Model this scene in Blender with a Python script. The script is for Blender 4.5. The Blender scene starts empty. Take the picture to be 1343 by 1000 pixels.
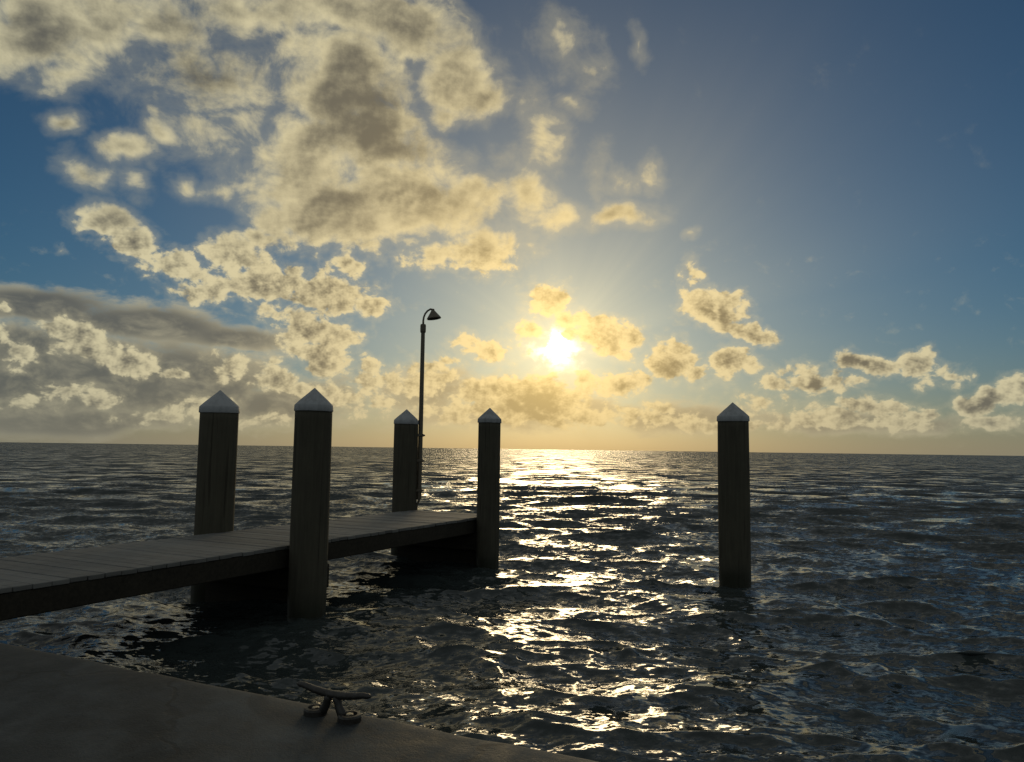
import bpy, bmesh, math, random
import numpy as np
from mathutils import Vector, Matrix

random.seed(7)
RNG = np.random.default_rng(11)
scene = bpy.context.scene
R = math.radians

# ------------------------------------------------------------------ camera
CAM_H = 1.82                       # metres above the mean sea level (z = 0)
cam_data = bpy.data.cameras.new('camera')
cam = bpy.data.objects.new('camera', cam_data)
scene.collection.objects.link(cam)
scene.camera = cam
cam_data.sensor_fit = 'HORIZONTAL'
cam_data.sensor_width = 36.0
cam_data.lens = 36.0 * 1000.0 / 1343.0
cam_data.clip_start = 0.05
cam_data.clip_end = 60000.0
PITCH, ROLL = R(5.0855), R(0.7679)
cam.matrix_world = (Matrix.Translation((0, 0, CAM_H)) @ Matrix.Rotation(math.pi / 2 + PITCH, 4, 'X')
                    @ Matrix.Rotation(ROLL, 4, 'Z'))

# ------------------------------------------------------------------ render / exposure
scene.view_settings.view_transform = 'Standard'
scene.view_settings.look = 'None'
scene.view_settings.exposure = 0.0
scene.view_settings.gamma = 1.0
scene.view_settings.use_curve_mapping = False
scene.render.engine = 'CYCLES'
scene.cycles.use_denoising = True
scene.cycles.max_bounces = 6
scene.cycles.diffuse_bounces = 2
scene.cycles.glossy_bounces = 3
scene.cycles.transmission_bounces = 2
scene.cycles.sample_clamp_indirect = 6.0
scene.cycles.sample_clamp_direct = 12.0
scene.cycles.caustics_reflective = False
scene.cycles.caustics_refractive = False

# ------------------------------------------------------------------ sun
SUN_AZ, SUN_EL = 3.34, 7.69        # degrees; azimuth clockwise from +Y
SKY_STRENGTH = 0.05
sun_data = bpy.data.lights.new('sun', 'SUN')
sun_data.energy = 0.5
sun_data.angle = R(15.0)        # its disc is veiled by thin cloud
sun_data.color = (1.0, 0.76, 0.43)
sun = bpy.data.objects.new('sun', sun_data)
scene.collection.objects.link(sun)
SUN_DIR = Vector((math.sin(R(SUN_AZ)) * math.cos(R(SUN_EL)), math.cos(R(SUN_AZ)) * math.cos(R(SUN_EL)), math.sin(R(SUN_EL))))
sun.rotation_euler = (-SUN_DIR).to_track_quat('-Z', 'Y').to_euler()
sun.location = SUN_DIR * 60

# ------------------------------------------------------------------ node expression helper
class S:
    """A socket with arithmetic, so that shaders can be written as formulas."""
    def __init__(self, tree, sock): self.t, self.s = tree, sock
    def _m(self, op, *args, clamp=False):
        n = self.t.nodes.new('ShaderNodeMath'); n.operation = op; n.use_clamp = clamp
        for i, a in enumerate((self,) + args):
            if isinstance(a, S): self.t.links.new(a.s, n.inputs[i])
            else: n.inputs[i].default_value = a
        return S(self.t, n.outputs[0])
    def __add__(self, o): return self._m('ADD', o)
    __radd__ = __add__
    def __sub__(self, o): return self._m('SUBTRACT', o)
    def __rsub__(self, o): return (self * -1.0) + o
    def __neg__(self): return self * -1.0
    def __mul__(self, o): return self._m('MULTIPLY', o)
    __rmul__ = __mul__
    def __truediv__(self, o): return self._m('DIVIDE', o)
    def max(self, o): return self._m('MAXIMUM', o)
    def min(self, o): return self._m('MINIMUM', o)
    def exp(self): return self._m('EXPONENT')
    def pow(self, o): return self._m('POWER', o)
    def sqrt(self): return self._m('SQRT')
    def abs(self): return self._m('ABSOLUTE')
    def clamp(self): return self._m('ADD', 0.0, clamp=True)
    def smooth(self, a, b, lo=0.0, hi=1.0):
        n = self.t.nodes.new('ShaderNodeMapRange'); n.interpolation_type = 'SMOOTHSTEP'
        self.t.links.new(self.s, n.inputs[0])
        for i, v in enumerate((a, b, lo, hi)): n.inputs[i + 1].default_value = v
        return S(self.t, n.outputs[0])
    def lin(self, a, b, lo=0.0, hi=1.0):
        n = self.t.nodes.new('ShaderNodeMapRange')
        self.t.links.new(self.s, n.inputs[0])
        for i, v in enumerate((a, b, lo, hi)): n.inputs[i + 1].default_value = v
        return S(self.t, n.outputs[0])

def vmath(t, op, a, b=None, scale=None):
    n = t.nodes.new('ShaderNodeVectorMath'); n.operation = op
    for i, v in enumerate((a, b)):
        if v is None: continue
        if isinstance(v, S): t.links.new(v.s, n.inputs[i])
        else: n.inputs[i].default_value = v
    if scale is not None:
        if isinstance(scale, S): t.links.new(scale.s, n.inputs['Scale'])
        else: n.inputs['Scale'].default_value = scale
    return S(t, n.outputs['Value' if op in ('LENGTH', 'DOT_PRODUCT', 'DISTANCE') else 'Vector'])

def combine(t, x, y, z):
    n = t.nodes.new('ShaderNodeCombineXYZ')
    for i, v in enumerate((x, y, z)):
        if isinstance(v, S): t.links.new(v.s, n.inputs[i])
        else: n.inputs[i].default_value = v
    return S(t, n.outputs[0])

def separate(t, v):
    n = t.nodes.new('ShaderNodeSeparateXYZ'); t.links.new(v.s, n.inputs[0])
    return [S(t, o) for o in n.outputs]

def noise(t, vec, scale, detail=4.0, rough=0.5, lac=2.0, dist=0.0, color=False, dims='3D'):
    n = t.nodes.new('ShaderNodeTexNoise'); n.noise_dimensions = dims
    t.links.new(vec.s, n.inputs['Vector'])
    n.inputs['Scale'].default_value = scale
    n.inputs['Detail'].default_value = detail
    n.inputs['Roughness'].default_value = rough
    n.inputs['Lacunarity'].default_value = lac
    n.inputs['Distortion'].default_value = dist
    return S(t, n.outputs['Color' if color else 'Fac'])

def mixc(t, fac, a, b, mode='MIX'):
    n = t.nodes.new('ShaderNodeMix'); n.data_type = 'RGBA'; n.blend_type = mode
    for sock, v in ((n.inputs[0], fac), (n.inputs[6], a), (n.inputs[7], b)):
        if isinstance(v, S): t.links.new(v.s, sock)
        elif isinstance(v, (int, float)): sock.default_value = v
        else: sock.default_value = (*v, 1.0)
    return S(t, n.outputs[2])

# ------------------------------------------------------------------ sky: Nishita air + cumulus and stratus
# every cloud puff: azimuth, elevation, radii (all in degrees of sky), tilt, strength
CUMULUS = [
    (-32.47, 25.86, 6.62, 3.29, 15, 1), (-34.87, 23.93, 4.59, 2.19, 15, 0.9), (-26.32, 27.1, 5.27, 2.5, 3, 0.55), (-31.75, 22.97, 2.04, 1.06, 13, 0.6), (-20.58, 29.11, 6.39, 2.01, 10, 0.6), 
    (-23.21, 24.96, 4.85, 3.02, 10, 0.6), (-23.53, 21.56, 2.42, 1.81, -11, 0.4), (-19.73, 22.87, 2.65, 2.44, 8, 0.4), (-14.59, 30.22, 6.78, 2.72, 7, 0.9), (-8.79, 29.64, 6.3, 2.42, -8, 0.95), 
    (-4.56, 26.37, 3.55, 2.97, 2, 1.15), (-2.77, 25.59, 1.78, 1.81, 2, 0.8), (-5.1, 24.23, 2, 1.12, 3, 0.6), (-13.26, 25.63, 5.66, 4.64, 6, 1.25), (-10.86, 22.34, 5.29, 3.17, -14, 1.2), 
    (-15.83, 20.07, 4.17, 4, 6, 1.15), (-13.49, 16.87, 5.33, 3.09, 5, 1.25), (-8.45, 18.56, 5.99, 3.24, -6, 1.2), (-4.38, 18.37, 3.85, 2.7, 2, 1), (-1.98, 14.98, 3.26, 1.67, 1, 0.85), 
    (-5.74, 14.31, 2.89, 1.11, 2, 0.6), (1.01, 18.7, 2.08, 1.99, -28, 0.75), (3.55, 17.07, 2.68, 1.1, 7, 0.75), (7.61, 17.44, 3.22, 0.87, 3, 0.7), (-17.3, 16.27, 2.15, 2.1, 6, 0.6), 
    (-19.51, 18.37, 1.26, 1.53, 7, 0.35), (2.14, 23.26, 1.38, 2.46, 22, 0.47), (3.62, 28.83, 1.61, 1.01, -26, 0.3), (5.42, 26.94, 1.17, 1.2, -18, 0.3), (9.53, 28.7, 0.46, 0.79, 9, 0.28), 
    (4.78, 24.76, 1.06, 0.46, -1, 0.28), (-0.79, 21.25, 0.94, 0.85, 1, 0.35), (6.27, 20.37, 0.7, 1.06, -1, 0.28), (8.19, 19.58, 0.92, 0.64, -2, 0.25), (10.2, 19.92, 0.57, 0.74, -3, 0.25), 
    (13.28, 16.15, 0.44, 0.27, -3, 0.28), (-27.44, 19.4, 1.98, 1, 10, 0.8), (-31.39, 20.23, 1.48, 0.69, 7, 0.75), (-25.46, 20.76, 1.22, 0.7, -11, 0.4), (-26.01, 21.86, 0.73, 0.5, -20, 0.3), 
    (-23.98, 17.79, 0.76, 0.72, -23, 0.45), (-30.08, 17.54, 1.13, 0.78, -12, 0.36), (-26.95, 17.44, 0.66, 0.58, 9, 0.3), (-21.56, 17.71, 1.23, 0.51, 7, 0.3), (-28.64, 14.52, 1.97, 1.29, -8, 0.95), 
    (-26.97, 13.46, 2.12, 1.32, -25, 0.95), (-24.53, 12.38, 2.4, 1.24, -7, 1), (-20.34, 13.6, 2.37, 1.89, 6, 1.1), (-18.57, 14.93, 1.37, 0.95, 6, 0.7), (-18.17, 11.66, 3.45, 1.62, -6, 1.15), 
    (-13.85, 11.3, 3.29, 1.54, 3, 1.1), (-10.61, 10.7, 1.68, 0.84, -7, 0.8), (-12.36, 13.15, 1.23, 0.88, 4, 0.6), (-22.5, 11.02, 2.48, 1.05, 0, 0.8), (-29.95, 13.93, 0.71, 0.58, 9, 0.5), 
    (-29.75, 6.63, 2.36, 1.29, -12, 0.95), (-27.24, 5.6, 2.56, 1.02, -12, 0.95), (-24.3, 4.84, 1.25, 0.47, -10, 0.55), (-33.94, 6.66, 0.56, 0.76, 5, 0.6), (-33.91, 8.19, 0.48, 0.43, 6, 0.4), 
    (-15.64, 8.28, 2.46, 2.09, -12, 0.95), (-13.79, 6.54, 2.5, 1.56, -13, 0.9), (-11.42, 4.55, 1.99, 0.79, -8, 0.6), (-16.76, 9.59, 1.6, 0.87, 4, 0.5), (-28.35, 2.7, 1.43, 1, -9, 0.55), 
    (-24.96, 1.8, 2.35, 0.47, 2, 0.45), (-18.79, 1.59, 2.56, 0.49, 1, 0.4), (-10.9, 5.69, 1.33, 0.56, 2, 0.4), (-12.63, 7.87, 2.2, 1.45, -18, 0.8), (-17.38, 5.17, 2.1, 1.31, 2, 0.6), 
    (-14.14, 3.91, 3.24, 1, -3, 0.6), (-20.49, 5.57, 1.52, 0.97, 3, 0.45), (-31.47, 2.96, 2.09, 0.68, 3, 0.45), (-22.35, 2.56, 2.45, 0.74, 2, 0.45), (-8.64, 4.63, 2.25, 1.02, 1, 0.55), 
    (-32.85, 5.31, 1.22, 0.67, 4, 0.4), (-6.39, 4.97, 2.84, 1.37, 1, 0.6), (-3.49, 2.74, 4.56, 0.91, 1, 0.55), (-9.72, 3.19, 2.78, 0.79, 1, 0.5), (-5.56, 6.24, 1.71, 0.57, 1, 0.4), 
    (2.73, 11.1, 1.84, 1.62, 0, 0.952), (4.01, 9.8, 1.59, 0.87, 0, 0.672), (7.06, 8.66, 3.26, 1.62, -14, 1.12), (5.06, 8.67, 1.58, 0.75, -20, 0.672), (1.31, 8.99, 1.23, 0.88, 1, 0.672), 
    (-1.85, 7.35, 2.69, 1.01, -4, 0.784), (-3.47, 7.89, 1.22, 0.69, 1, 0.448), (1.65, 3.67, 5.45, 2.14, 1, 1.176), (-1.79, 3.91, 3.04, 1.39, 1, 0.896), (8.2, 4.97, 2.98, 1.12, 5, 1.008), 
    (6.23, 2.41, 5.98, 0.88, 1, 0.56), (14.87, 10.09, 2.66, 1.68, -17, 1.12), (17.52, 8.58, 2.25, 0.71, -16, 1.008), (13.42, 13.1, 0.69, 1.09, 18, 0.448), (11.94, 6.48, 1.75, 1.73, -1, 1.064), 
    (13.74, 5.68, 1.15, 0.86, -1, 0.672), (16.28, 6.31, 1.8, 1.33, 14, 1.064), (21.21, 4.81, 3.18, 0.88, -1, 1.064), (20.57, 5.68, 1.39, 0.77, -1, 0.672), (25.23, 6.17, 2.11, 0.8, -8, 1.008), 
    (28.22, 5.96, 1.34, 1.22, -14, 0.952), (30.18, 5.28, 0.93, 0.43, -25, 0.392), (25.63, 3.26, 2.37, 0.74, -6, 1.008), (25.13, 2.08, 4.48, 0.63, 0, 0.672), (18.23, 3.17, 2.41, 0.72, -5, 0.616), 
    (16.12, 1.8, 3.92, 0.54, 0, 0.56), (32.23, 3.65, 2.41, 1, 19, 1.064), (33.41, 4.67, 1.24, 0.72, 27, 0.784), (32.17, 1.9, 2.61, 0.59, 0, 0.672), (22.25, 2.45, 3.12, 0.82, 0, 0.672), 
    (28.34, 2.57, 2.17, 0.66, -1, 0.672), (10.71, 2.44, 3.51, 0.74, 0, 0.616), (5.08, 4.85, 1.81, 0.75, 0, 0.56), (18.78, 5.06, 1.09, 0.48, -1, 0.448), (11.26, 3.34, 1.64, 0.37, 0, 0.448), 
    (28.32, 1.72, 1.88, 0.39, 0, 0.504), (12.9, 2.06, 1.73, 0.61, 0, 0.448), 
]
DARK_CORES = [
    (-11.79, 24.29, 4.43, 3.88, -13, 0.9), (-8.55, 21.99, 3.68, 2.13, -15, 0.75), (-6.73, 19.19, 3.46, 1.08, -6, 0.4), (-12.98, 17.98, 2.8, 1.17, 5, 0.4), (-32.8, 24.48, 5.83, 1.87, 24, 0.45), 
    (-22.97, 25.24, 6.66, 4.18, 10, 0.75), (-15.65, 15.62, 2.45, 0.96, 5, 0.4), (1.66, 3.1, 6.28, 2.29, 1, 0.6), (16.21, 9.38, 2.15, 0.65, -12, 0.5), (11.83, 5.81, 1.32, 0.9, 0, 0.45), 
    (8.2, 4.58, 2.25, 0.68, 0, 0.4), (24.28, 6.21, 1.73, 0.47, -6, 0.6), (25.61, 2.75, 2.33, 0.62, 0, 0.5), (21.3, 4.48, 2.5, 0.48, -1, 0.4), (31.8, 3.27, 2.09, 0.58, 11, 0.5), 
    (-13.82, 10.42, 3.28, 0.66, 3, 0.45), (6.78, 7.87, 2.28, 0.79, -10, 0.35), (-19.19, 11.04, 3.09, 0.86, -11, 0.45), (-25.67, 11.22, 2.82, 0.82, -16, 0.4), (-29.04, 5.58, 2.21, 0.6, -10, 0.3), 
    (-15.3, 6.36, 2.15, 1.11, -8, 0.35), (-2.01, 16.91, 2.34, 1.1, 1, 0.3), 
]
STRATUS = [
    (-32.65, 8.81, 7.83, 1.64, -1, 1.1), (-25.51, 8.15, 9.87, 1.76, -1, 1.1), (-20.08, 7.75, 6.11, 1.29, 0, 0.95), (-32.38, 4.37, 11.53, 4.11, 4, 1.5), (-23.89, 4.34, 9.58, 3.66, 3, 1.3), 
    (-16.25, 3.29, 8.42, 2.75, 2, 1), (-29.67, 1.3, 12.08, 1.29, 2, 1), (1.09, 2.81, 18.26, 1.94, 1, 0.6), (-6.37, 4.12, 6.78, 2.5, 1, 0.7), (25.6, 2.08, 12.06, 1.13, 0, 0.75), 
    (12.9, 2.34, 9.72, 1.45, 0, 0.75), 
]


world = bpy.data.worlds.new('World')
scene.world = world
world.use_nodes = True
wt = world.node_tree
wt.nodes.clear()

def ellipses(az, el, table):
    """Highest of the puffs' own fall-offs at a point of the sky."""
    g = bpy.data.node_groups.new('cloud_puffs', 'ShaderNodeTree')
    g.interface.new_socket('Azimuth', in_out='INPUT', socket_type='NodeSocketFloat')
    g.interface.new_socket('Elevation', in_out='INPUT', socket_type='NodeSocketFloat')
    g.interface.new_socket('Body', in_out='OUTPUT', socket_type='NodeSocketFloat')
    gi = g.nodes.new('NodeGroupInput'); go = g.nodes.new('NodeGroupOutput')
    P1 = combine(g, S(g, gi.outputs[0]), S(g, gi.outputs[1]), 1.0)
    out = None
    for i, (ca, ce, rx, ry, rot, k) in enumerate(table):
        if i and i % 8 == 0:        # evaluated in blocks: keeps the shader's stack small
            P1 = vmath(g, 'ADD', P1, vmath(g, 'SCALE', (1e-7, 0.0, 0.0), scale=out))
        c, s_ = math.cos(R(rot)), math.sin(R(rot))
        u = vmath(g, 'DOT_PRODUCT', P1, (c / rx, s_ / rx, -(c * ca + s_ * ce) / rx))
        v = vmath(g, 'DOT_PRODUCT', P1, (-s_ / ry, c / ry, -(-s_ * ca + c * ce) / ry))
        d = v._m('MULTIPLY_ADD', v, u * u).sqrt()
        m = d._m('MULTIPLY_ADD', -k, k)
        out = m if out is None else out._m('SMOOTH_MAX', m, 0.10)
    out = out.max(-0.6) if out is not None else combine(g, -0.6, -0.6, -0.6)
    g.links.new(out.s, go.inputs[0])
    n = wt.nodes.new('ShaderNodeGroup'); n.node_tree = g
    wt.links.new(az.s, n.inputs[0]); wt.links.new(el.s, n.inputs[1])
    return S(wt, n.outputs[0])

def within(table, lo, hi, warp):
    """The puffs that can reach an azimuth sector."""
    keep = []
    for e in table:
        reach = math.hypot(e[2] * math.cos(R(e[4])), e[3] * math.sin(R(e[4]))) * (1 + 0.75 / e[5]) + warp
        if e[0] + reach > lo and e[0] - reach < hi: keep.append(e)
    return keep

T = wt
tc = wt.nodes.new('ShaderNodeTexCoord')
dvec = vmath(wt, 'NORMALIZE', S(wt, tc.outputs['Generated']))
dx, dy, dz = separate(wt, dvec)
az = dx._m('ARCTAN2', dy) * (180 / math.pi)
el = dz._m('ARCSINE') * (180 / math.pi)
cosA = vmath(wt, 'DOT_PRODUCT', dvec, tuple(SUN_DIR))
theta = cosA.min(0.999999)._m('ARCCOSINE') * (180 / math.pi)      # angle from the sun

skyn = wt.nodes.new('ShaderNodeTexSky')
skyn.sky_type = 'NISHITA'
skyn.sun_disc = False
skyn.sun_elevation = R(SUN_EL)
skyn.sun_rotation = R(SUN_AZ)
skyn.air_density = 1.0
skyn.dust_density = 0.12
skyn.ozone_density = 3.5
U = 1.0 / SKY_STRENGTH
def C(r, g, b, k=1.0): return (r * U * k, g * U * k, b * U * k)
def scaled(col, f): return vmath(wt, 'SCALE', col, scale=f)

tint = mixc(wt, el.smooth(0.0, 14.0), (0.78, 0.80, 0.85), (0.54, 0.82, 0.90))
sky0 = vmath(wt, 'MULTIPLY', S(wt, skyn.outputs[0]), tint)
# golden aureole of the low sun in damp air
# (its far part is faintly streaked by the shadows that the clouds cast through the air)
ray_ang = (el - SUN_EL)._m('ARCTAN2', az - SUN_AZ)
rays = noise(wt, combine(wt, ray_ang._m('COSINE') * 1.6, ray_ang._m('SINE') * 1.6, 3.0), 2.2, 3.0, 0.55).smooth(0.30, 0.72, 0.93, 1.07)
halo = ((theta * (-1 / 4.0)).exp() * 0.28) + ((theta / 15.5).pow(1.5)._m('MULTIPLY', -1.0).exp() * 0.42) * rays
horizon_pull = el.smooth(0.0, 9.0, 1.0, 0.0) * (az - SUN_AZ).abs().smooth(4.0, 30.0, 1.0, 0.0)
sky0 = vmath(wt, 'ADD', sky0, scaled(C(1.0, 0.75, 0.30), halo + horizon_pull * 0.03))
warmc = (theta * (-1 / 10.0)).exp().clamp()
warmw = (theta * (-1 / 13.5)).exp().clamp()
grey = mixc(wt, warmc, C(0.088, 0.095, 0.092), C(0.70, 0.50, 0.21))
edge = mixc(wt, warmw, C(0.46, 0.43, 0.30), C(1.0, 0.74, 0.36))
lit = mixc(wt, warmw, C(0.57, 0.535, 0.36), C(1.25, 0.88, 0.34))
lit_far = mixc(wt, warmw, C(0.46, 0.48, 0.45), C(0.8, 0.62, 0.36))
core = mixc(wt, warmc, C(0.105, 0.108, 0.098), C(0.75, 0.52, 0.18))

# slow drift that bends every puff's outline
Pz = combine(wt, az, el, 0.0)
wx, wy, wz = separate(wt, noise(wt, Pz, 0.22, 3.0, 0.6, color=True))
azw, elw = az + (wx - 0.5) * 3.4, el + (wy - 0.5) * 2.2
sx, sy, sz = separate(wt, noise(wt, combine(wt, az, el, 4.0), 0.15, 2.0, color=True))
azs, els = az + (sx - 0.5) * 5.0, el + (sy - 0.5) * 2.2
low = el.smooth(12.5, 18.0, 1.0, 0.0)       # clouds farther off, low on the sky, show finer billows
def puff(vec, scale, detail):
    n = wt.nodes.new('ShaderNodeTexVoronoi'); n.voronoi_dimensions = '2D'; n.feature = 'F1'; n.normalize = True
    wt.links.new(vec.s, n.inputs['Vector'])
    n.inputs['Scale'].default_value = scale; n.inputs['Detail'].default_value = detail
    n.inputs['Roughness'].default_value = 0.55; n.inputs['Lacunarity'].default_value = 2.3
    return S(wt, n.outputs['Distance'])
def billow(a, e, d1, d2, r=0.56, dist=0.0, pd=2.0):
    q = combine(wt, a, e * 1.25, 0.0)
    n = noise(wt, q, 0.30, d1, r, 2.15, dist) * (1.0 - low) + noise(wt, q, 0.62, d2, r, 2.15, dist) * low
    p = puff(q, 0.42, pd) * (1.0 - low) + puff(q, 0.85, pd) * low
    return n + (0.33 - p) * (low * 0.22 + 0.12)
bil = billow(az, el, 7.0, 6.0, 0.565, 0.3, 1.8)
bil_s = billow(az, el, 2.6, 2.2, pd=0.0)                # the same billows without their fine edges
glare0 = (theta / (0.98 + (bil - 0.5) * 3.6).max(0.4)).pow(2.0)._m('MULTIPLY', -1.0).exp()
inv = theta.max(0.6)._m('POWER', -1.0)
ua, ue = (SUN_AZ - az) * inv, (SUN_EL - el) * inv
bil2 = billow(az + ua * 0.35, el + ue * 0.35, 4.0, 3.0)   # and a step towards the sun
relief = billow(az, el, 4.0, 3.0) - bil2
patch = noise(wt, combine(wt, az, el * 1.3, 31.0), 0.22, 3.0, 0.6)
sn = noise(wt, combine(wt, az * 0.70, el * 1.5, 9.0), 0.50, 8.0, 0.60, dist=0.3)
far_body = ((noise(wt, combine(wt, az, el * 1.25, 0.0), 0.085, 3.0) - 0.38) * 3.0).max(-0.6)
side = az.abs().smooth(37.0, 46.0).max(el.smooth(31.0, 38.0)) 

foot = (el.max(0.0) * (-1 / 2.4)).exp() * 0.72           # thick moist air low over the sea
footc = mixc(wt, warmw, C(0.18, 0.19, 0.16), C(0.74, 0.49, 0.17))

near_glow = scaled(C(1.0, 0.72, 0.26), (theta * (-1 / 2.8)).exp() * 0.50)

def sky_branch(lo, hi, outer=False):
    sky = sky0
    if not outer:
        st = within(STRATUS, lo, hi, 2.6)
        Sd = ellipses(azs, els, st)
        Sd = Sd + (sn - 0.5) * 1.3
        s_a = Sd.smooth(0.02, 0.55) * 0.92
        s_light = Sd.smooth(0.05, 0.75, 1.0, 0.0)
        s_col = mixc(wt, (s_light * 0.80 + (sn - 0.48) * 1.6).smooth(-0.15, 1.0), grey, edge)
        sky = mixc(wt, s_a, sky, s_col)
        body = ellipses(azw, elw, within(CUMULUS, lo, hi, 1.8))
        body = body * (1.0 - side) + far_body * side
        dk = ellipses(azw, elw, within(DARK_CORES, lo, hi, 1.8)).max(0.0)
    else:
        body = far_body; dk = None
    amp = low * 0.35 + 1.65
    D = body + (bil - 0.5) * amp - 0.06
    Dl = body + (bil_s - 0.5) * amp - 0.04
    c_a = (D * (1.0 + low * 0.85)).smooth(-0.16, 0.52) if not outer else D.smooth(-0.8, 1.0) * 0.85
    if not outer: c_a = c_a.max(D.smooth(-0.50, 0.18) * 0.22)      # thin wisps round the dense cloud
    f = 0.92 - Dl.smooth(0.05, 0.95) * 0.72 + relief * (low * 1.2 + 2.0) + (patch - 0.5) * 1.5
    if dk is not None: f = f - dk * 1.0
    sky = mixc(wt, c_a, sky, mixc(wt, f.smooth(-0.40, 1.10), core, lit if not outer else lit_far))
    # the sun itself, glaring through a gap in the cumulus
    if not outer: sky = vmath(wt, 'ADD', sky, near_glow)
    if lo < SUN_AZ < hi and not outer:
        sky = vmath(wt, 'ADD', sky, scaled(C(1.0, 0.86, 0.60), glare0 * (1.0 - c_a).pow(2.0) * 3.2))
    sky = mixc(wt, foot, sky, footc)
    bg = wt.nodes.new('ShaderNodeBackground')
    bg.inputs['Strength'].default_value = SKY_STRENGTH
    wt.links.new(sky.s, bg.inputs['Color'])
    return bg.outputs[0]

def switch(cond, a, b):
    n = wt.nodes.new('ShaderNodeMixShader')
    wt.links.new(cond.s, n.inputs[0]); wt.links.new(a, n.inputs[1]); wt.links.new(b, n.inputs[2])
    return n.outputs[0]
def above(x, v): return x._m('GREATER_THAN', v)

CUTS = (-50.0, -24.0, -14.0, -4.0, 10.0, 50.0)      # sectors of azimuth: each carries only the puffs that reach it
sec = [sky_branch(a, b) for a, b in zip(CUTS, CUTS[1:])]
inner = switch(above(az, CUTS[2]), switch(above(az, CUTS[1]), sec[0], sec[1]),
               switch(above(az, CUTS[4]), switch(above(az, CUTS[3]), sec[2], sec[3]), sec[4]))
outside = above(az.abs(), 49.9).max(above(el, 40.0)).max(above(-1.0 * el, 1.0))
full = switch(outside, inner, sky_branch(0, 0, True))
wo = wt.nodes.new('ShaderNodeOutputWorld')
wt.links.new(full, wo.inputs['Surface'])
world.cycles.sampling_method = 'MANUAL'
world.cycles.sample_map_resolution = 512

# ------------------------------------------------------------------ materials
def material(name):
    m = bpy.data.materials.new(name); m.use_nodes = True
    t = m.node_tree
    return m, t, t.nodes['Principled BSDF']

def coords(t, kind='Object'):
    return S(t, t.nodes.new('ShaderNodeTexCoord').outputs[kind])

def bump(t, b, height, strength, dist):
    n = t.nodes.new('ShaderNodeBump')
    n.inputs['Strength'].default_value = strength
    n.inputs['Distance'].default_value = dist
    t.links.new(height.s, n.inputs['Height'])
    t.links.new(n.outputs[0], b.inputs['Normal'])

def wood_material(name, dark, light, axis, rough=0.8, spec=0.3, per_object=0.25, checks=False):
    """Weathered timber; the grain runs along the object's own axis."""
    m, t, b = material(name)
    co = coords(t)
    sc = [9.0, 9.0, 9.0]; sc[axis] = 0.5
    g = vmath(t, 'MULTIPLY', co, tuple(sc))
    info = t.nodes.new('ShaderNodeObjectInfo')
    rnd = S(t, info.outputs['Random'])
    g = vmath(t, 'ADD', g, combine(t, rnd * 37.0, rnd * 91.0, rnd * 13.0))
    grain = noise(t, g, 3.0, 8.0, 0.65, dist=0.6)
    blotch = noise(t, co, 3.0, 4.0, 0.6)
    v = (grain - 0.5) * 1.6 + (blotch - 0.5) * 0.8 + (rnd - 0.5) * per_object * 2 + 0.5
    t.links.new(mixc(t, v.clamp(), dark, light).s, b.inputs['Base Color'])
    b.inputs['Roughness'].default_value = rough
    b.inputs['Specular IOR Level'].default_value = spec
    if checks:      # drying cracks along the grain
        sc2 = [26.0, 26.0, 26.0]; sc2[axis] = 0.7
        ck = noise(t, vmath(t, 'ADD', vmath(t, 'MULTIPLY', co, tuple(sc2)), combine(t, rnd * 17.0, rnd * 5.0, rnd * 71.0)), 1.0, 3.0, 0.5).smooth(0.63, 0.70)
        old = b.inputs['Base Color'].links[0].from_socket
        t.links.new(mixc(t, ck * 0.5, S(t, old), (0.008, 0.007, 0.005)).s, b.inputs['Base Color'])
        grain = grain - ck * 1.5
    bump(t, b, grain, 0.5, 0.006)
    return m

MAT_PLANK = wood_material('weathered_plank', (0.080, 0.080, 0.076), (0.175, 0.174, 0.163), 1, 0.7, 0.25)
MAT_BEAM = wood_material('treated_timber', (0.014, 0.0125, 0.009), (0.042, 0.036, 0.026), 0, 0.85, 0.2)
MAT_PILE = wood_material('pile_timber', (0.040, 0.037, 0.027), (0.080, 0.073, 0.051), 2, 0.85, 0.2, 0.12, True)

def pile_tidemark(m):
    """Piles are darker and slimy where the waves wet them."""
    t = m.node_tree; b = t.nodes['Principled BSDF']
    src = b.inputs['Base Color'].links[0].from_socket
    geo = t.nodes.new('ShaderNodeNewGeometry')
    x, y, z = separate(t, S(t, geo.outputs['Position']))
    n = noise(t, S(t, geo.outputs['Position']), 5.0, 4.0)
    wet = (z + (n - 0.5) * 0.25).smooth(0.10, 0.42, 1.0, 0.0)
    t.links.new(mixc(t, wet * 0.8, S(t, src), (0.02, 0.022, 0.014)).s, b.inputs['Base Color'])
    t.links.new((0.85 - wet * 0.5).s, b.inputs['Roughness'])
pile_tidemark(MAT_PILE)

def cap_material():
    m, t, b = material('white_cap_plastic')
    co = coords(t)
    rnd = S(t, t.nodes.new('ShaderNodeObjectInfo').outputs['Random'])
    co = vmath(t, 'ADD', co, combine(t, rnd * 7.0, rnd * 11.0, 0.0))
    n = noise(t, co, 7.0, 6.0, 0.7)
    s = noise(t, vmath(t, 'MULTIPLY', co, (14, 14, 1.5)), 1.5, 4.0)
    v = (n - 0.45) * 1.8 + (s - 0.5) * 1.4 + (rnd - 0.5) * 0.4
    t.links.new(mixc(t, v.clamp(), (0.27, 0.28, 0.285), (0.14, 0.145, 0.145)).s, b.inputs['Base Color'])
    b.inputs['Roughness'].default_value = 0.6
    bump(t, b, n, 0.15, 0.004)
    return m
MAT_CAP = cap_material()

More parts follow.
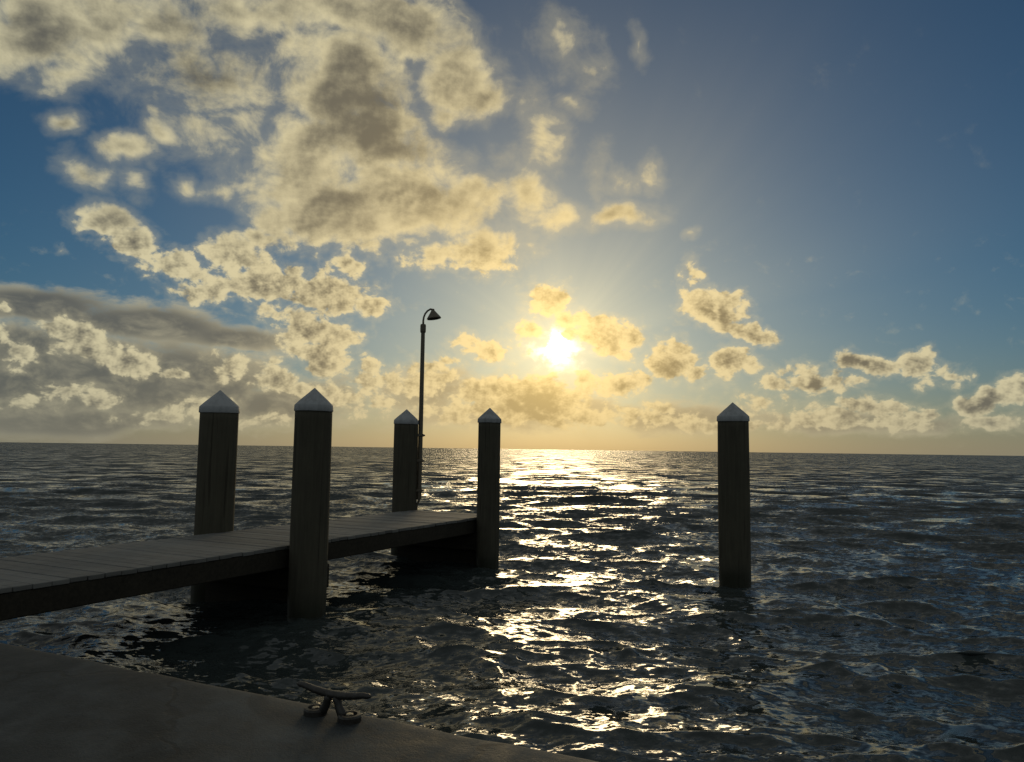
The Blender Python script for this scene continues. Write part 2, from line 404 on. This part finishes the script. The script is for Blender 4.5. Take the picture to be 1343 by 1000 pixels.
def metal_material(name, base, rust, rough, metallic):
    m, t, b = material(name)
    co = coords(t)
    n = noise(t, co, 30.0, 6.0, 0.65)
    t.links.new(mixc(t, n.smooth(0.45, 0.68), base, rust).s, b.inputs['Base Color'])
    t.links.new((n * 0.4 + (rough - 0.2)).s, b.inputs['Roughness'])
    b.inputs['Metallic'].default_value = metallic
    bump(t, b, n, 0.25, 0.002)
    return m
MAT_LAMP = metal_material('bronze_paint', (0.10, 0.085, 0.06), (0.14, 0.11, 0.075), 0.5, 0.3)
MAT_CLEAT = metal_material('galvanised_iron', (0.035, 0.033, 0.030), (0.02, 0.016, 0.012), 0.5, 0.4)
MAT_BOLT = metal_material('bolt_steel', (0.30, 0.27, 0.22), (0.12, 0.08, 0.05), 0.3, 1.0)

def concrete_material():
    m, t, b = material('worn_concrete')
    co = coords(t)
    big = noise(t, co, 0.75, 6.0, 0.62, dist=0.5)
    mid = noise(t, co, 7.0, 6.0, 0.65)
    fine = noise(t, co, 120.0, 3.0, 0.6)
    v = (big - 0.5) * 2.4 + (mid - 0.5) * 1.8 + (fine - 0.5) * 0.5 + 0.5
    col = mixc(t, v.clamp(), (0.012, 0.0145, 0.0155), (0.080, 0.089, 0.090))
    # pitting: small dark holes left by shells and grit
    vo = t.nodes.new('ShaderNodeTexVoronoi'); vo.inputs['Scale'].default_value = 26.0
    t.links.new(co.s, vo.inputs['Vector'])
    pit = S(t, vo.outputs['Distance']).smooth(0.05, 0.13, 1.0, 0.0) * mid.smooth(0.50, 0.60)
    col = mixc(t, pit * 0.8, col, (0.02, 0.02, 0.018))
    # hairline cracks
    vc = t.nodes.new('ShaderNodeTexVoronoi'); vc.feature = 'DISTANCE_TO_EDGE'; vc.inputs['Scale'].default_value = 0.55
    wv = vmath(t, 'ADD', co, vmath(t, 'SCALE', noise(t, co, 2.5, 5.0, color=True), scale=0.5))
    t.links.new(wv.s, vc.inputs['Vector'])
    crack = S(t, vc.outputs['Distance']).smooth(0.003, 0.009, 1.0, 0.0)
    damp = noise(t, co, 1.7, 4.0, 0.55, dist=0.8).smooth(0.47, 0.60)
    col = mixc(t, damp * 0.55, col, (0.011, 0.013, 0.0135))
    col = mixc(t, crack * 0.6, col, (0.02, 0.02, 0.018))
    t.links.new(col.s, b.inputs['Base Color'])
    t.links.new((0.72 + (mid - 0.5) * 0.7).s, b.inputs['Roughness'])
    b.inputs['Specular IOR Level'].default_value = 0.2
    bump(t, b, mid * 0.5 + fine * 0.25 + big * 0.6 - pit * 0.5 - crack * 0.08, 0.6, 0.012)
    return m
MAT_CONCRETE = concrete_material()

def water_material():
    m, t, b = material('sea_water')
    geo = t.nodes.new('ShaderNodeNewGeometry')
    pos = S(t, geo.outputs['Position'])
    att = t.nodes.new('ShaderNodeAttribute'); att.attribute_name = 'lost_slope'
    lost = S(t, att.outputs['Fac'])
    p1 = vmath(t, 'MULTIPLY', pos, (0.75, 1.25, 1.0))
    def slope(scale, detail, amp):
        c = vmath(t, 'SUBTRACT', noise(t, p1, scale, detail, 0.55, color=True), (0.5, 0.5, 0.5))
        return vmath(t, 'SCALE', c, scale=amp)
    sl = vmath(t, 'ADD', slope(2.6, 4.0, RIPPLE_A), slope(12.0, 3.0, RIPPLE_B))
    sl = vmath(t, 'ADD', sl, slope(1.0, 3.0, lost))
    sl = vmath(t, 'ADD', sl, slope(0.38, 2.0, lost * 0.6))
    # of waves too small for the sheet one sees mostly the faces turned to the eye
    toward = vmath(t, 'MULTIPLY', S(t, geo.outputs['Incoming']), (1, 1, 0))
    sl = vmath(t, 'ADD', vmath(t, 'MULTIPLY', sl, (0.8, 1.15, 0.0)), vmath(t, 'SCALE', toward, scale=lost * FACE_BIAS))
    nrm = vmath(t, 'NORMALIZE', vmath(t, 'ADD', S(t, geo.outputs['Normal']), sl))
    t.links.new(nrm.s, b.inputs['Normal'])
    n = noise(t, pos, 0.35, 3.0)
    t.links.new(mixc(t, n.clamp(), (0.024, 0.031, 0.031), (0.034, 0.042, 0.040)).s, b.inputs['Base Color'])
    b.inputs['Roughness'].default_value = 0.06
    b.inputs['IOR'].default_value = 1.333
    return m
RIPPLE_A, RIPPLE_B, FACE_BIAS = 0.85, 1.30, 0.15
MAT_WATER = water_material()

# ------------------------------------------------------------------ mesh helpers
def link(name, bm, mat, parent=None, smooth=False, matrix=None):
    me = bpy.data.meshes.new(name)
    bmesh.ops.recalc_face_normals(bm, faces=bm.faces)
    bm.to_mesh(me); bm.free()
    if smooth:
        for p in me.polygons: p.use_smooth = True
    if mat: me.materials.append(mat)
    o = bpy.data.objects.new(name, me)
    scene.collection.objects.link(o)
    if parent: o.parent = parent
    if matrix is not None: o.matrix_local = matrix
    return o

def empty(name, loc, rz=0.0, label=None, cat=None, group=None):
    o = bpy.data.objects.new(name, None)
    scene.collection.objects.link(o)
    o.location = loc; o.rotation_euler = (0, 0, rz); o.empty_display_size = 0.2
    if label: o['label'] = label
    if cat: o['category'] = cat
    if group: o['group'] = group
    return o

def box_bm(size, center=(0, 0, 0), bevel=0.0, segs=1, jitter=0.0):
    bm = bmesh.new()
    bmesh.ops.create_cube(bm, size=1.0)
    for v in bm.verts:
        v.co = Vector((v.co.x * size[0] + center[0], v.co.y * size[1] + center[1], v.co.z * size[2] + center[2]))
        if jitter: v.co += Vector((random.uniform(-jitter, jitter), random.uniform(-jitter, jitter), random.uniform(-jitter, jitter) * .4))
    if bevel:
        bmesh.ops.bevel(bm, geom=bm.edges[:], offset=bevel, segments=segs, affect='EDGES', profile=0.6)
    return bm

def lathe_bm(profile, segs=48, wobble=None):
    """profile: (radius, z) from the bottom up; radius 0 closes on the axis."""
    bm = bmesh.new()
    rings = []
    for r, z in profile:
        if r <= 1e-6:
            rings.append([bm.verts.new((0, 0, z))])
        else:
            ring = []
            for i in range(segs):
                a = 2 * math.pi * i / segs
                rr = r * (1.0 + (wobble(a, z) if wobble else 0.0))
                ring.append(bm.verts.new((rr * math.cos(a), rr * math.sin(a), z)))
            rings.append(ring)
    for a, b in zip(rings, rings[1:]):
        for i in range(segs):
            j = (i + 1) % segs
            if len(a) == 1 and len(b) == 1: continue
            if len(a) == 1: bm.faces.new((a[0], b[j], b[i]))
            elif len(b) == 1: bm.faces.new((a[i], a[j], b[0]))
            else: bm.faces.new((a[i], a[j], b[j], b[i]))
    return bm

def tube_bm(points, radii, segs=16, squash=1.0, bm=None):
    bm = bm or bmesh.new()
    pts = [Vector(p) for p in points]
    rings = []
    up = None
    for i, p in enumerate(pts):
        d = (pts[min(i + 1, len(pts) - 1)] - pts[max(i - 1, 0)]).normalized()
        if up is None:
            up = Vector((0, 0, 1)) if abs(d.z) < 0.9 else Vector((0, 1, 0))
        s = d.cross(up).normalized(); u = s.cross(d).normalized(); up = u
        r = radii[i] if isinstance(radii, (list, tuple)) else radii
        rings.append([bm.verts.new(p + s * (math.cos(2 * math.pi * k / segs) * r) + u * (math.sin(2 * math.pi * k / segs) * r * squash)) for k in range(segs)])
    for a, b in zip(rings, rings[1:]):
        for k in range(segs):
            j = (k + 1) % segs
            bm.faces.new((a[k], a[j], b[j], b[k]))
    bm.faces.new(rings[0][::-1]); bm.faces.new(rings[-1])
    return bm

# ------------------------------------------------------------------ the sea: trochoidal waves on one sheet out to the horizon
def build_sea():
    fpx = 762.5
    rs = [1.0]
    while rs[-1] < 9000.0:
        r = rs[-1]
        d = max(0.021, 0.5 * r * r / (CAM_H * fpx)) if r > 2.6 else 0.15
        rs.append(r + min(d, r * 0.22))
    rs = np.array(rs)
    fine = np.radians(np.arange(-41, 41.001, 0.085))
    rest = np.radians(np.arange(44, 318, 3.5))
    th = np.concatenate([fine, rest])
    Rr, Th = np.meshgrid(rs, th, indexing='ij')
    X = (Rr * np.sin(Th)).ravel(); Y = (Rr * np.cos(Th)).ravel()
    rr = Rr.ravel()
    spacing = np.gradient(rs)[:, None].repeat(len(th), 1).ravel()
    Z = np.zeros_like(X); DX = np.zeros_like(X); DY = np.zeros_like(X); lost = np.zeros_like(X)
    N = 110
    lam = np.exp(np.linspace(math.log(0.22), math.log(9.0), N))
    g = np.random.default_rng(SEA_SEED)
    lam *= g.uniform(0.97, 1.03, N)
    main = math.radians(196.0)                   # travelling towards the wall
    for i, L in enumerate(lam):
        k = 2 * math.pi / L
        spread = 0.42 + 0.45 * math.exp(-L / 1.2)
        a = main + g.normal(0, spread)
        steep = SEA_STEEP * math.exp(-(L / 3.3) ** 2) * (0.72 + 0.8 * math.exp(-L / 0.6) + 0.5 * math.exp(-((math.log(L / 1.6)) / 0.8) ** 2)) * g.uniform(0.6, 1.3)
        amp = steep / k
        ph0 = g.uniform(0, 2 * math.pi)
        kx, ky = math.sin(a), math.cos(a)
        w = np.clip((L / spacing - 2.0) / 2.0, 0, 1)        # leave out what the sheet is too coarse for
        lost += (1 - w) * steep * steep * 0.5
        sel = w > 0
        ph = k * (kx * X[sel] + ky * Y[sel]) + ph0
        A = amp * w[sel]
        Z[sel] += A * np.cos(ph)
        q = 1.7 * A * np.sin(ph)
        DX[sel] -= q * kx; DY[sel] -= q * ky
    co = np.stack([X + DX, Y + DY, Z], 1).astype(np.float32)
    nr, nt = len(rs), len(th)
    idx = np.arange(nr * nt).reshape(nr, nt)
    nxt = np.roll(idx, -1, axis=1)
    quads = np.stack([idx[:-1], idx[1:], nxt[1:], nxt[:-1]], -1).reshape(-1, 4)
    me = bpy.data.meshes.new('sea')
    me.vertices.add(len(co)); me.vertices.foreach_set('co', co.ravel())
    me.loops.add(quads.size); me.loops.foreach_set('vertex_index', quads.ravel().astype(np.int32))
    me.polygons.add(len(quads))
    me.polygons.foreach_set('loop_start', np.arange(0, quads.size, 4, dtype=np.int32))
    me.polygons.foreach_set('use_smooth', np.ones(len(quads), dtype=bool))
    at = me.attributes.new('lost_slope', 'FLOAT', 'POINT')
    at.data.foreach_set('value', (np.sqrt(lost) * LOST_GAIN).astype(np.float32))
    me.update(calc_edges=True)
    if me.polygons[0].normal.z < 0: me.flip_normals()
    me.materials.append(MAT_WATER)
    o = bpy.data.objects.new('water', me)
    scene.collection.objects.link(o)
    o['kind'] = 'structure'
    o.location.z = 0.035
    o['label'] = 'choppy dark sea under the low sun'
    return o
SEA_SEED, SEA_STEEP, LOST_GAIN = 5, 0.038, 10.0
build_sea()

def build_seabed():
    bm = bmesh.new()
    bmesh.ops.create_circle(bm, cap_ends=True, segments=64, radius=9500)
    m, t, b = material('sand')
    n = noise(t, coords(t), 0.8, 5.0)
    t.links.new(mixc(t, n, (0.10, 0.09, 0.06), (0.20, 0.18, 0.12)).s, b.inputs['Base Color'])
    b.inputs['Roughness'].default_value = 0.95
    o = link('seabed', bm, m)
    o.location.z = -2.4
    o['kind'] = 'structure'
build_seabed()

# ------------------------------------------------------------------ sea wall (its edge and the pier are at right angles)
PIER_RZ = R(-26.85)                # local +Y runs out along the pier
DECK_Z = 0.78
ex = Vector((math.cos(PIER_RZ), math.sin(PIER_RZ)))       # across the pier, to the right
ey = Vector((-math.sin(PIER_RZ), math.cos(PIER_RZ)))      # out to sea
def at(a, n, z=0.0):
    p = ey * a + ex * n
    return Vector((p.x, p.y, z))

WALL_RZ = R(-25.65)
def build_wall():
    w = empty('sea_wall', (-1.16, 3.41, 0.0), WALL_RZ, 'worn dark concrete sea wall with a cleat on its edge, in the foreground', 'sea wall')
    bm = bmesh.new()
    L0, L1, nx = -14.0, 12.0, 260
    prof = [(-7.0, DECK_Z), (-3.0, DECK_Z), (-1.2, DECK_Z), (-0.5, DECK_Z), (-0.22, DECK_Z), (-0.09, DECK_Z - .001), (-0.045, DECK_Z - 0.003), (-0.018, DECK_Z - 0.010),
            (-0.005, DECK_Z - 0.024), (0.0, DECK_Z - 0.05), (0.0, 0.25), (0.0, -2.3)]
    rows = []
    for i in range(nx + 1):
        x = L0 + (L1 - L0) * i / nx
        chip = 0.006 * math.sin(x * 7.3) * math.sin(x * 3.1 + 1) + random.uniform(-0.0025, 0.0025)
        row = []
        for j, (y, z) in enumerate(prof):
            e = chip if 5 <= j <= 10 else 0.0
            row.append(bm.verts.new((x, y + e, z - (abs(e) * .5 if j in (6, 7, 8) else 0) )))
        rows.append(row)
    for a, b in zip(rows, rows[1:]):
        for j in range(len(prof) - 1):
            bm.faces.new((a[j], a[j + 1], b[j + 1], b[j]))
    o = link('concrete_cap', bm, MAT_CONCRETE, w, smooth=True)
    return w
build_wall()

# ------------------------------------------------------------------ pier
def build_pier():
    A0, A1 = 2.52, 10.80
    NL, NR = -7.25, -5.74          # far and near side
    base = at(A0, 0.5 * (NL + NR))
    pier = empty('pier', (base.x, base.y, 0.0), PIER_RZ, 'narrow grey plank pier running out from the left over the water', 'pier')
    W = NR - NL
    pitch = 0.1445
    n = int(round((A1 - A0) / pitch))
    pitch = (A1 - A0) / n
    protos = [box_bm((W + 0.012, pitch - 0.006, 0.038), (0, 0, 0), 0.004, 1, 0.0012) for _ in range(5)]
    meshes = []
    for b in protos:
        bmesh.ops.recalc_face_normals(b, faces=b.faces)
        me = bpy.data.meshes.new('plank'); b.to_mesh(me); b.free(); me.materials.append(MAT_PLANK)
        meshes.append(me)
    # planks carry their grain along their own X
    for i in range(n):
        o = bpy.data.objects.new('plank', meshes[i % 5])
        scene.collection.objects.link(o)
        o.parent = pier
        o.location = (random.uniform(-0.006, 0.006), (i + 0.5) * pitch, DECK_Z - 0.019 + random.uniform(-0.003, 0.003))
        o.rotation_euler = (random.uniform(-0.008, 0.008), random.uniform(-0.002, 0.002), random.uniform(-0.004, 0.004))
    top = DECK_Z - 0.042
    Lp = A1 - A0
    def beam(name, size, c, bev=0.008):
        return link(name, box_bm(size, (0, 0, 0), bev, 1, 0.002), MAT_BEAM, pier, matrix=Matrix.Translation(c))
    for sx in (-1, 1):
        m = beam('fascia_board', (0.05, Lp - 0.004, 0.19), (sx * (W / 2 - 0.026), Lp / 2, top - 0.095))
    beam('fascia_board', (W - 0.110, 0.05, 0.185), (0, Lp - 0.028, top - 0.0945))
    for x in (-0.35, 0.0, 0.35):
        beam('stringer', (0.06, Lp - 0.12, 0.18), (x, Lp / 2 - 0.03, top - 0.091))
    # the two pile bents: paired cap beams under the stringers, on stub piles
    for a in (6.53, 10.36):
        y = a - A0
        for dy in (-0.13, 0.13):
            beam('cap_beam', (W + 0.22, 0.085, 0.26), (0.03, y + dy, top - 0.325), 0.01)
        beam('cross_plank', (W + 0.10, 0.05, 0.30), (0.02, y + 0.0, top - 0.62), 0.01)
        for x in (-0.52, 0.50):
            prof = [(0.0, -2.3), (0.15, -2.3), (0.145, top - 0.47), (0.0, top - 0.47)]
            link('support_pile', lathe_bm(prof, 24), MAT_PILE, pier, smooth=False, matrix=Matrix.Translation((x, y + 0.24, 0)))
    return pier
build_pier()

# ------------------------------------------------------------------ pilings with white pointed caps
def build_piling(loc, radius, tip, skirt, label, seed, foot=0.0, lean=(0, 0)):
    rnd = random.Random(seed)
    root = empty('piling', (loc[0], loc[1], 0.0), rnd.uniform(0, 6.28), label, 'piling', 'capped mooring pilings')
    ph = [rnd.uniform(0, 6.28) for _ in range(6)]
    def wob(a, z):
        return (0.010 * math.sin(2 * a + ph[0] + 0.3 * z) + 0.007 * math.sin(5 * a + ph[1]) + 0.004 * math.sin(11 * a + ph[2] + z)
                + 0.006 * math.sin(2.3 * z + ph[3]) + 0.003 * math.sin(17 * a + ph[4]))
    prof = [(0.0, -2.39)] + [(radius * (1.03 - 0.03 * k / 40), -2.39 + (skirt + 2.43) * k / 40) for k in range(41)] + [(0.0, skirt + 0.04)]
    link('shaft', lathe_bm(prof, 64, wob), MAT_PILE, root, smooth=True)
    rc = radius * 1.02 + 0.006
    h = tip - skirt
    sk = h * 0.28
    cp = [(rc - 0.012, skirt), (rc, skirt + 0.001), (rc + 0.002, skirt + 0.012), (rc - 0.001, skirt + sk * 0.9), (rc - 0.006, skirt + sk),
          (rc * 0.70, skirt + sk + (h - sk) * 0.30), (rc * 0.35, skirt + sk + (h - sk) * 0.65), (rc * 0.07, skirt + sk + (h - sk) * 0.94), (rc * 0.03, tip - 0.003), (0.0, tip)]
    cap = link('cap', lathe_bm(cp, 64), MAT_CAP, root, smooth=True)
    cap.rotation_euler = (R(rnd.uniform(-1.0, 1.0)), R(rnd.uniform(-1.0, 1.0)), 0)
    cap.location = (-cap.rotation_euler.y * skirt, cap.rotation_euler.x * skirt, 0)
    md = cap.modifiers.new('edge', 'EDGE_SPLIT'); md.split_angle = R(32)
    return root

build_piling((-3.60, 9.40), 0.226, 2.496, 2.213, 'white capped piling on the far side of the pier, leftmost of the five pilings', 1)
build_piling((-2.104, 8.109), 0.192, 2.440, 2.188, 'white capped piling on the near side of the pier, where the deck passes behind it', 2)
build_piling((-1.786, 12.967), 0.200, 2.468, 2.215, 'white capped piling with the lamp post fixed beside it at the pier end', 3)
build_piling((-0.335, 11.648), 0.172, 2.442, 2.210, 'slim white capped piling at the near end corner of the pier, beside the sun glitter', 4)
build_piling((3.09, 10.64), 0.210, 2.509, 2.242, 'white capped piling standing alone in open water right of the sun', 5)

# ------------------------------------------------------------------ lamp post strapped to the piling at the pier end
def build_lamp():
    x0, y0 = -1.541, 12.985
    root = empty('lamp_post', (x0, y0, 0.0), 0.0, 'slim lamp post with a curved neck and cone shade behind the pier-end piling', 'lamp post')
    link('pole', lathe_bm([(0.0, 0.95), (0.040, 0.95), (0.038, 2.4), (0.034, 3.86), (0.0, 3.86)], 24), MAT_LAMP, root, smooth=False)
    link('collar', lathe_bm([(0.0, 3.79), (0.044, 3.79), (0.049, 3.81), (0.049, 3.91), (0.042, 3.935), (0.0, 3.94)], 24), MAT_LAMP, root)
    pts = [(0, 0, 3.93), (0, 0, 4.00), (0.008, 0, 4.06), (0.03, 0, 4.12), (0.07, 0, 4.17), (0.12, 0, 4.20), (0.16, 0, 4.19)]
    link('gooseneck', tube_bm(pts, [0.018, 0.017, 0.016, 0.016, 0.016, 0.017, 0.018], 16), MAT_LAMP, root, smooth=True)
    sh = lathe_bm([(0.108, -0.150), (0.121, -0.155), (0.124, -0.142), (0.078, -0.078), (0.046, -0.033), (0.030, -0.012), (0.028, 0.016), (0.0, 0.022)], 40)
    link('lamp_shade', sh, MAT_LAMP, root, smooth=False, matrix=Matrix.Translation((0.160, 0, 4.185)) @ Matrix.Rotation(R(-9), 4, 'Y'))
    bl = lathe_bm([(0.0, -0.125), (0.03, -0.11), (0.04, -0.08), (0.03, -0.04), (0.0, -0.03)], 16)
    m, t, b = material('lamp_glass'); b.inputs['Base Color'].default_value = (0.7, 0.7, 0.66, 1); b.inputs['Roughness'].default_value = 0.2
    link('bulb', bl, m, root, smooth=True, matrix=Matrix.Translation((0.160, 0, 4.185)))
    for z in (2.03, 1.60, 1.10):
        bm = box_bm((0.115, 0.10, 0.045), (0.0, 0, z), 0.006)
        bm2 = bmesh.new(); me = bpy.data.meshes.new('tmp')
        br = link('bracket', bm, MAT_LAMP, root)
        kb = lathe_bm([(0.0, 0), (0.014, 0), (0.014, 0.022), (0.0, 0.024)], 8)
        link('bolt', kb, MAT_BOLT, br, matrix=Matrix.Translation((0.057, 0, z)) @ Matrix.Rotation(R(90), 4, 'Y'))
        bm2.free(); bpy.data.meshes.remove(me)
    cd = tube_bm([(0, 0, 0.97), (0, 0, 0.93), (-0.02, 0, 0.89), (-0.035, 0, 0.86), (-0.04, 0, 0.74), (-0.05, 0, 0.62)], 0.018, 12)
    link('conduit', cd, MAT_LAMP, root, smooth=True)
build_lamp()

# ------------------------------------------------------------------ dock cleat on the wall
def build_cleat():
    root = empty('dock_cleat', (-0.676, 3.045, DECK_Z - 0.001), WALL_RZ, 'dark iron dock cleat with two curved horns bolted to the concrete edge', 'cleat')
    bm = bmesh.new()
    pts, rad = [], []
    for i in range(31):
        u = -1 + 2 * i / 30
        pts.append((u * 0.178, 0.0, 0.086 + 0.026 * abs(u) ** 2.0 - 0.008 * max(0, abs(u) - 0.8) / 0.2))
        rad.append(0.0175 - 0.0065 * abs(u) ** 2.0 if abs(u) < 0.99 else 0.005)
    tube_bm(pts, rad, 14, 0.85, bm)
    for s in (-1, 1):
        leg = [(s * 0.018, 0, 0.084), (s * 0.024, 0, 0.064), (s * 0.031, 0, 0.042), (s * 0.044, 0, 0.022), (s * 0.062, 0, 0.013)]
        tube_bm(leg, [0.017, 0.0155, 0.016, 0.019, 0.012], 12, 1.0, bm)
    link('horn', bm, MAT_CLEAT, root, smooth=True)
    for s in (-1, 1):
        pad = lathe_bm([(0.0, 0.0), (0.045, 0.0), (0.045, 0.019), (0.041, 0.026), (0.030, 0.027), (0.027, 0.017), (0.0, 0.016)], 32)
        p = link('base_pad', pad, MAT_CLEAT, root, smooth=False, matrix=Matrix.Translation((s * 0.082, 0, 0.0)))
        bolt = lathe_bm([(0.0, 0.0), (0.016, 0.0), (0.016, 0.008), (0.013, 0.011), (0.0, 0.012)], 6)
        link('bolt', bolt, MAT_BOLT, p, matrix=Matrix.Translation((0, 0, 0.0165)))
build_cleat()
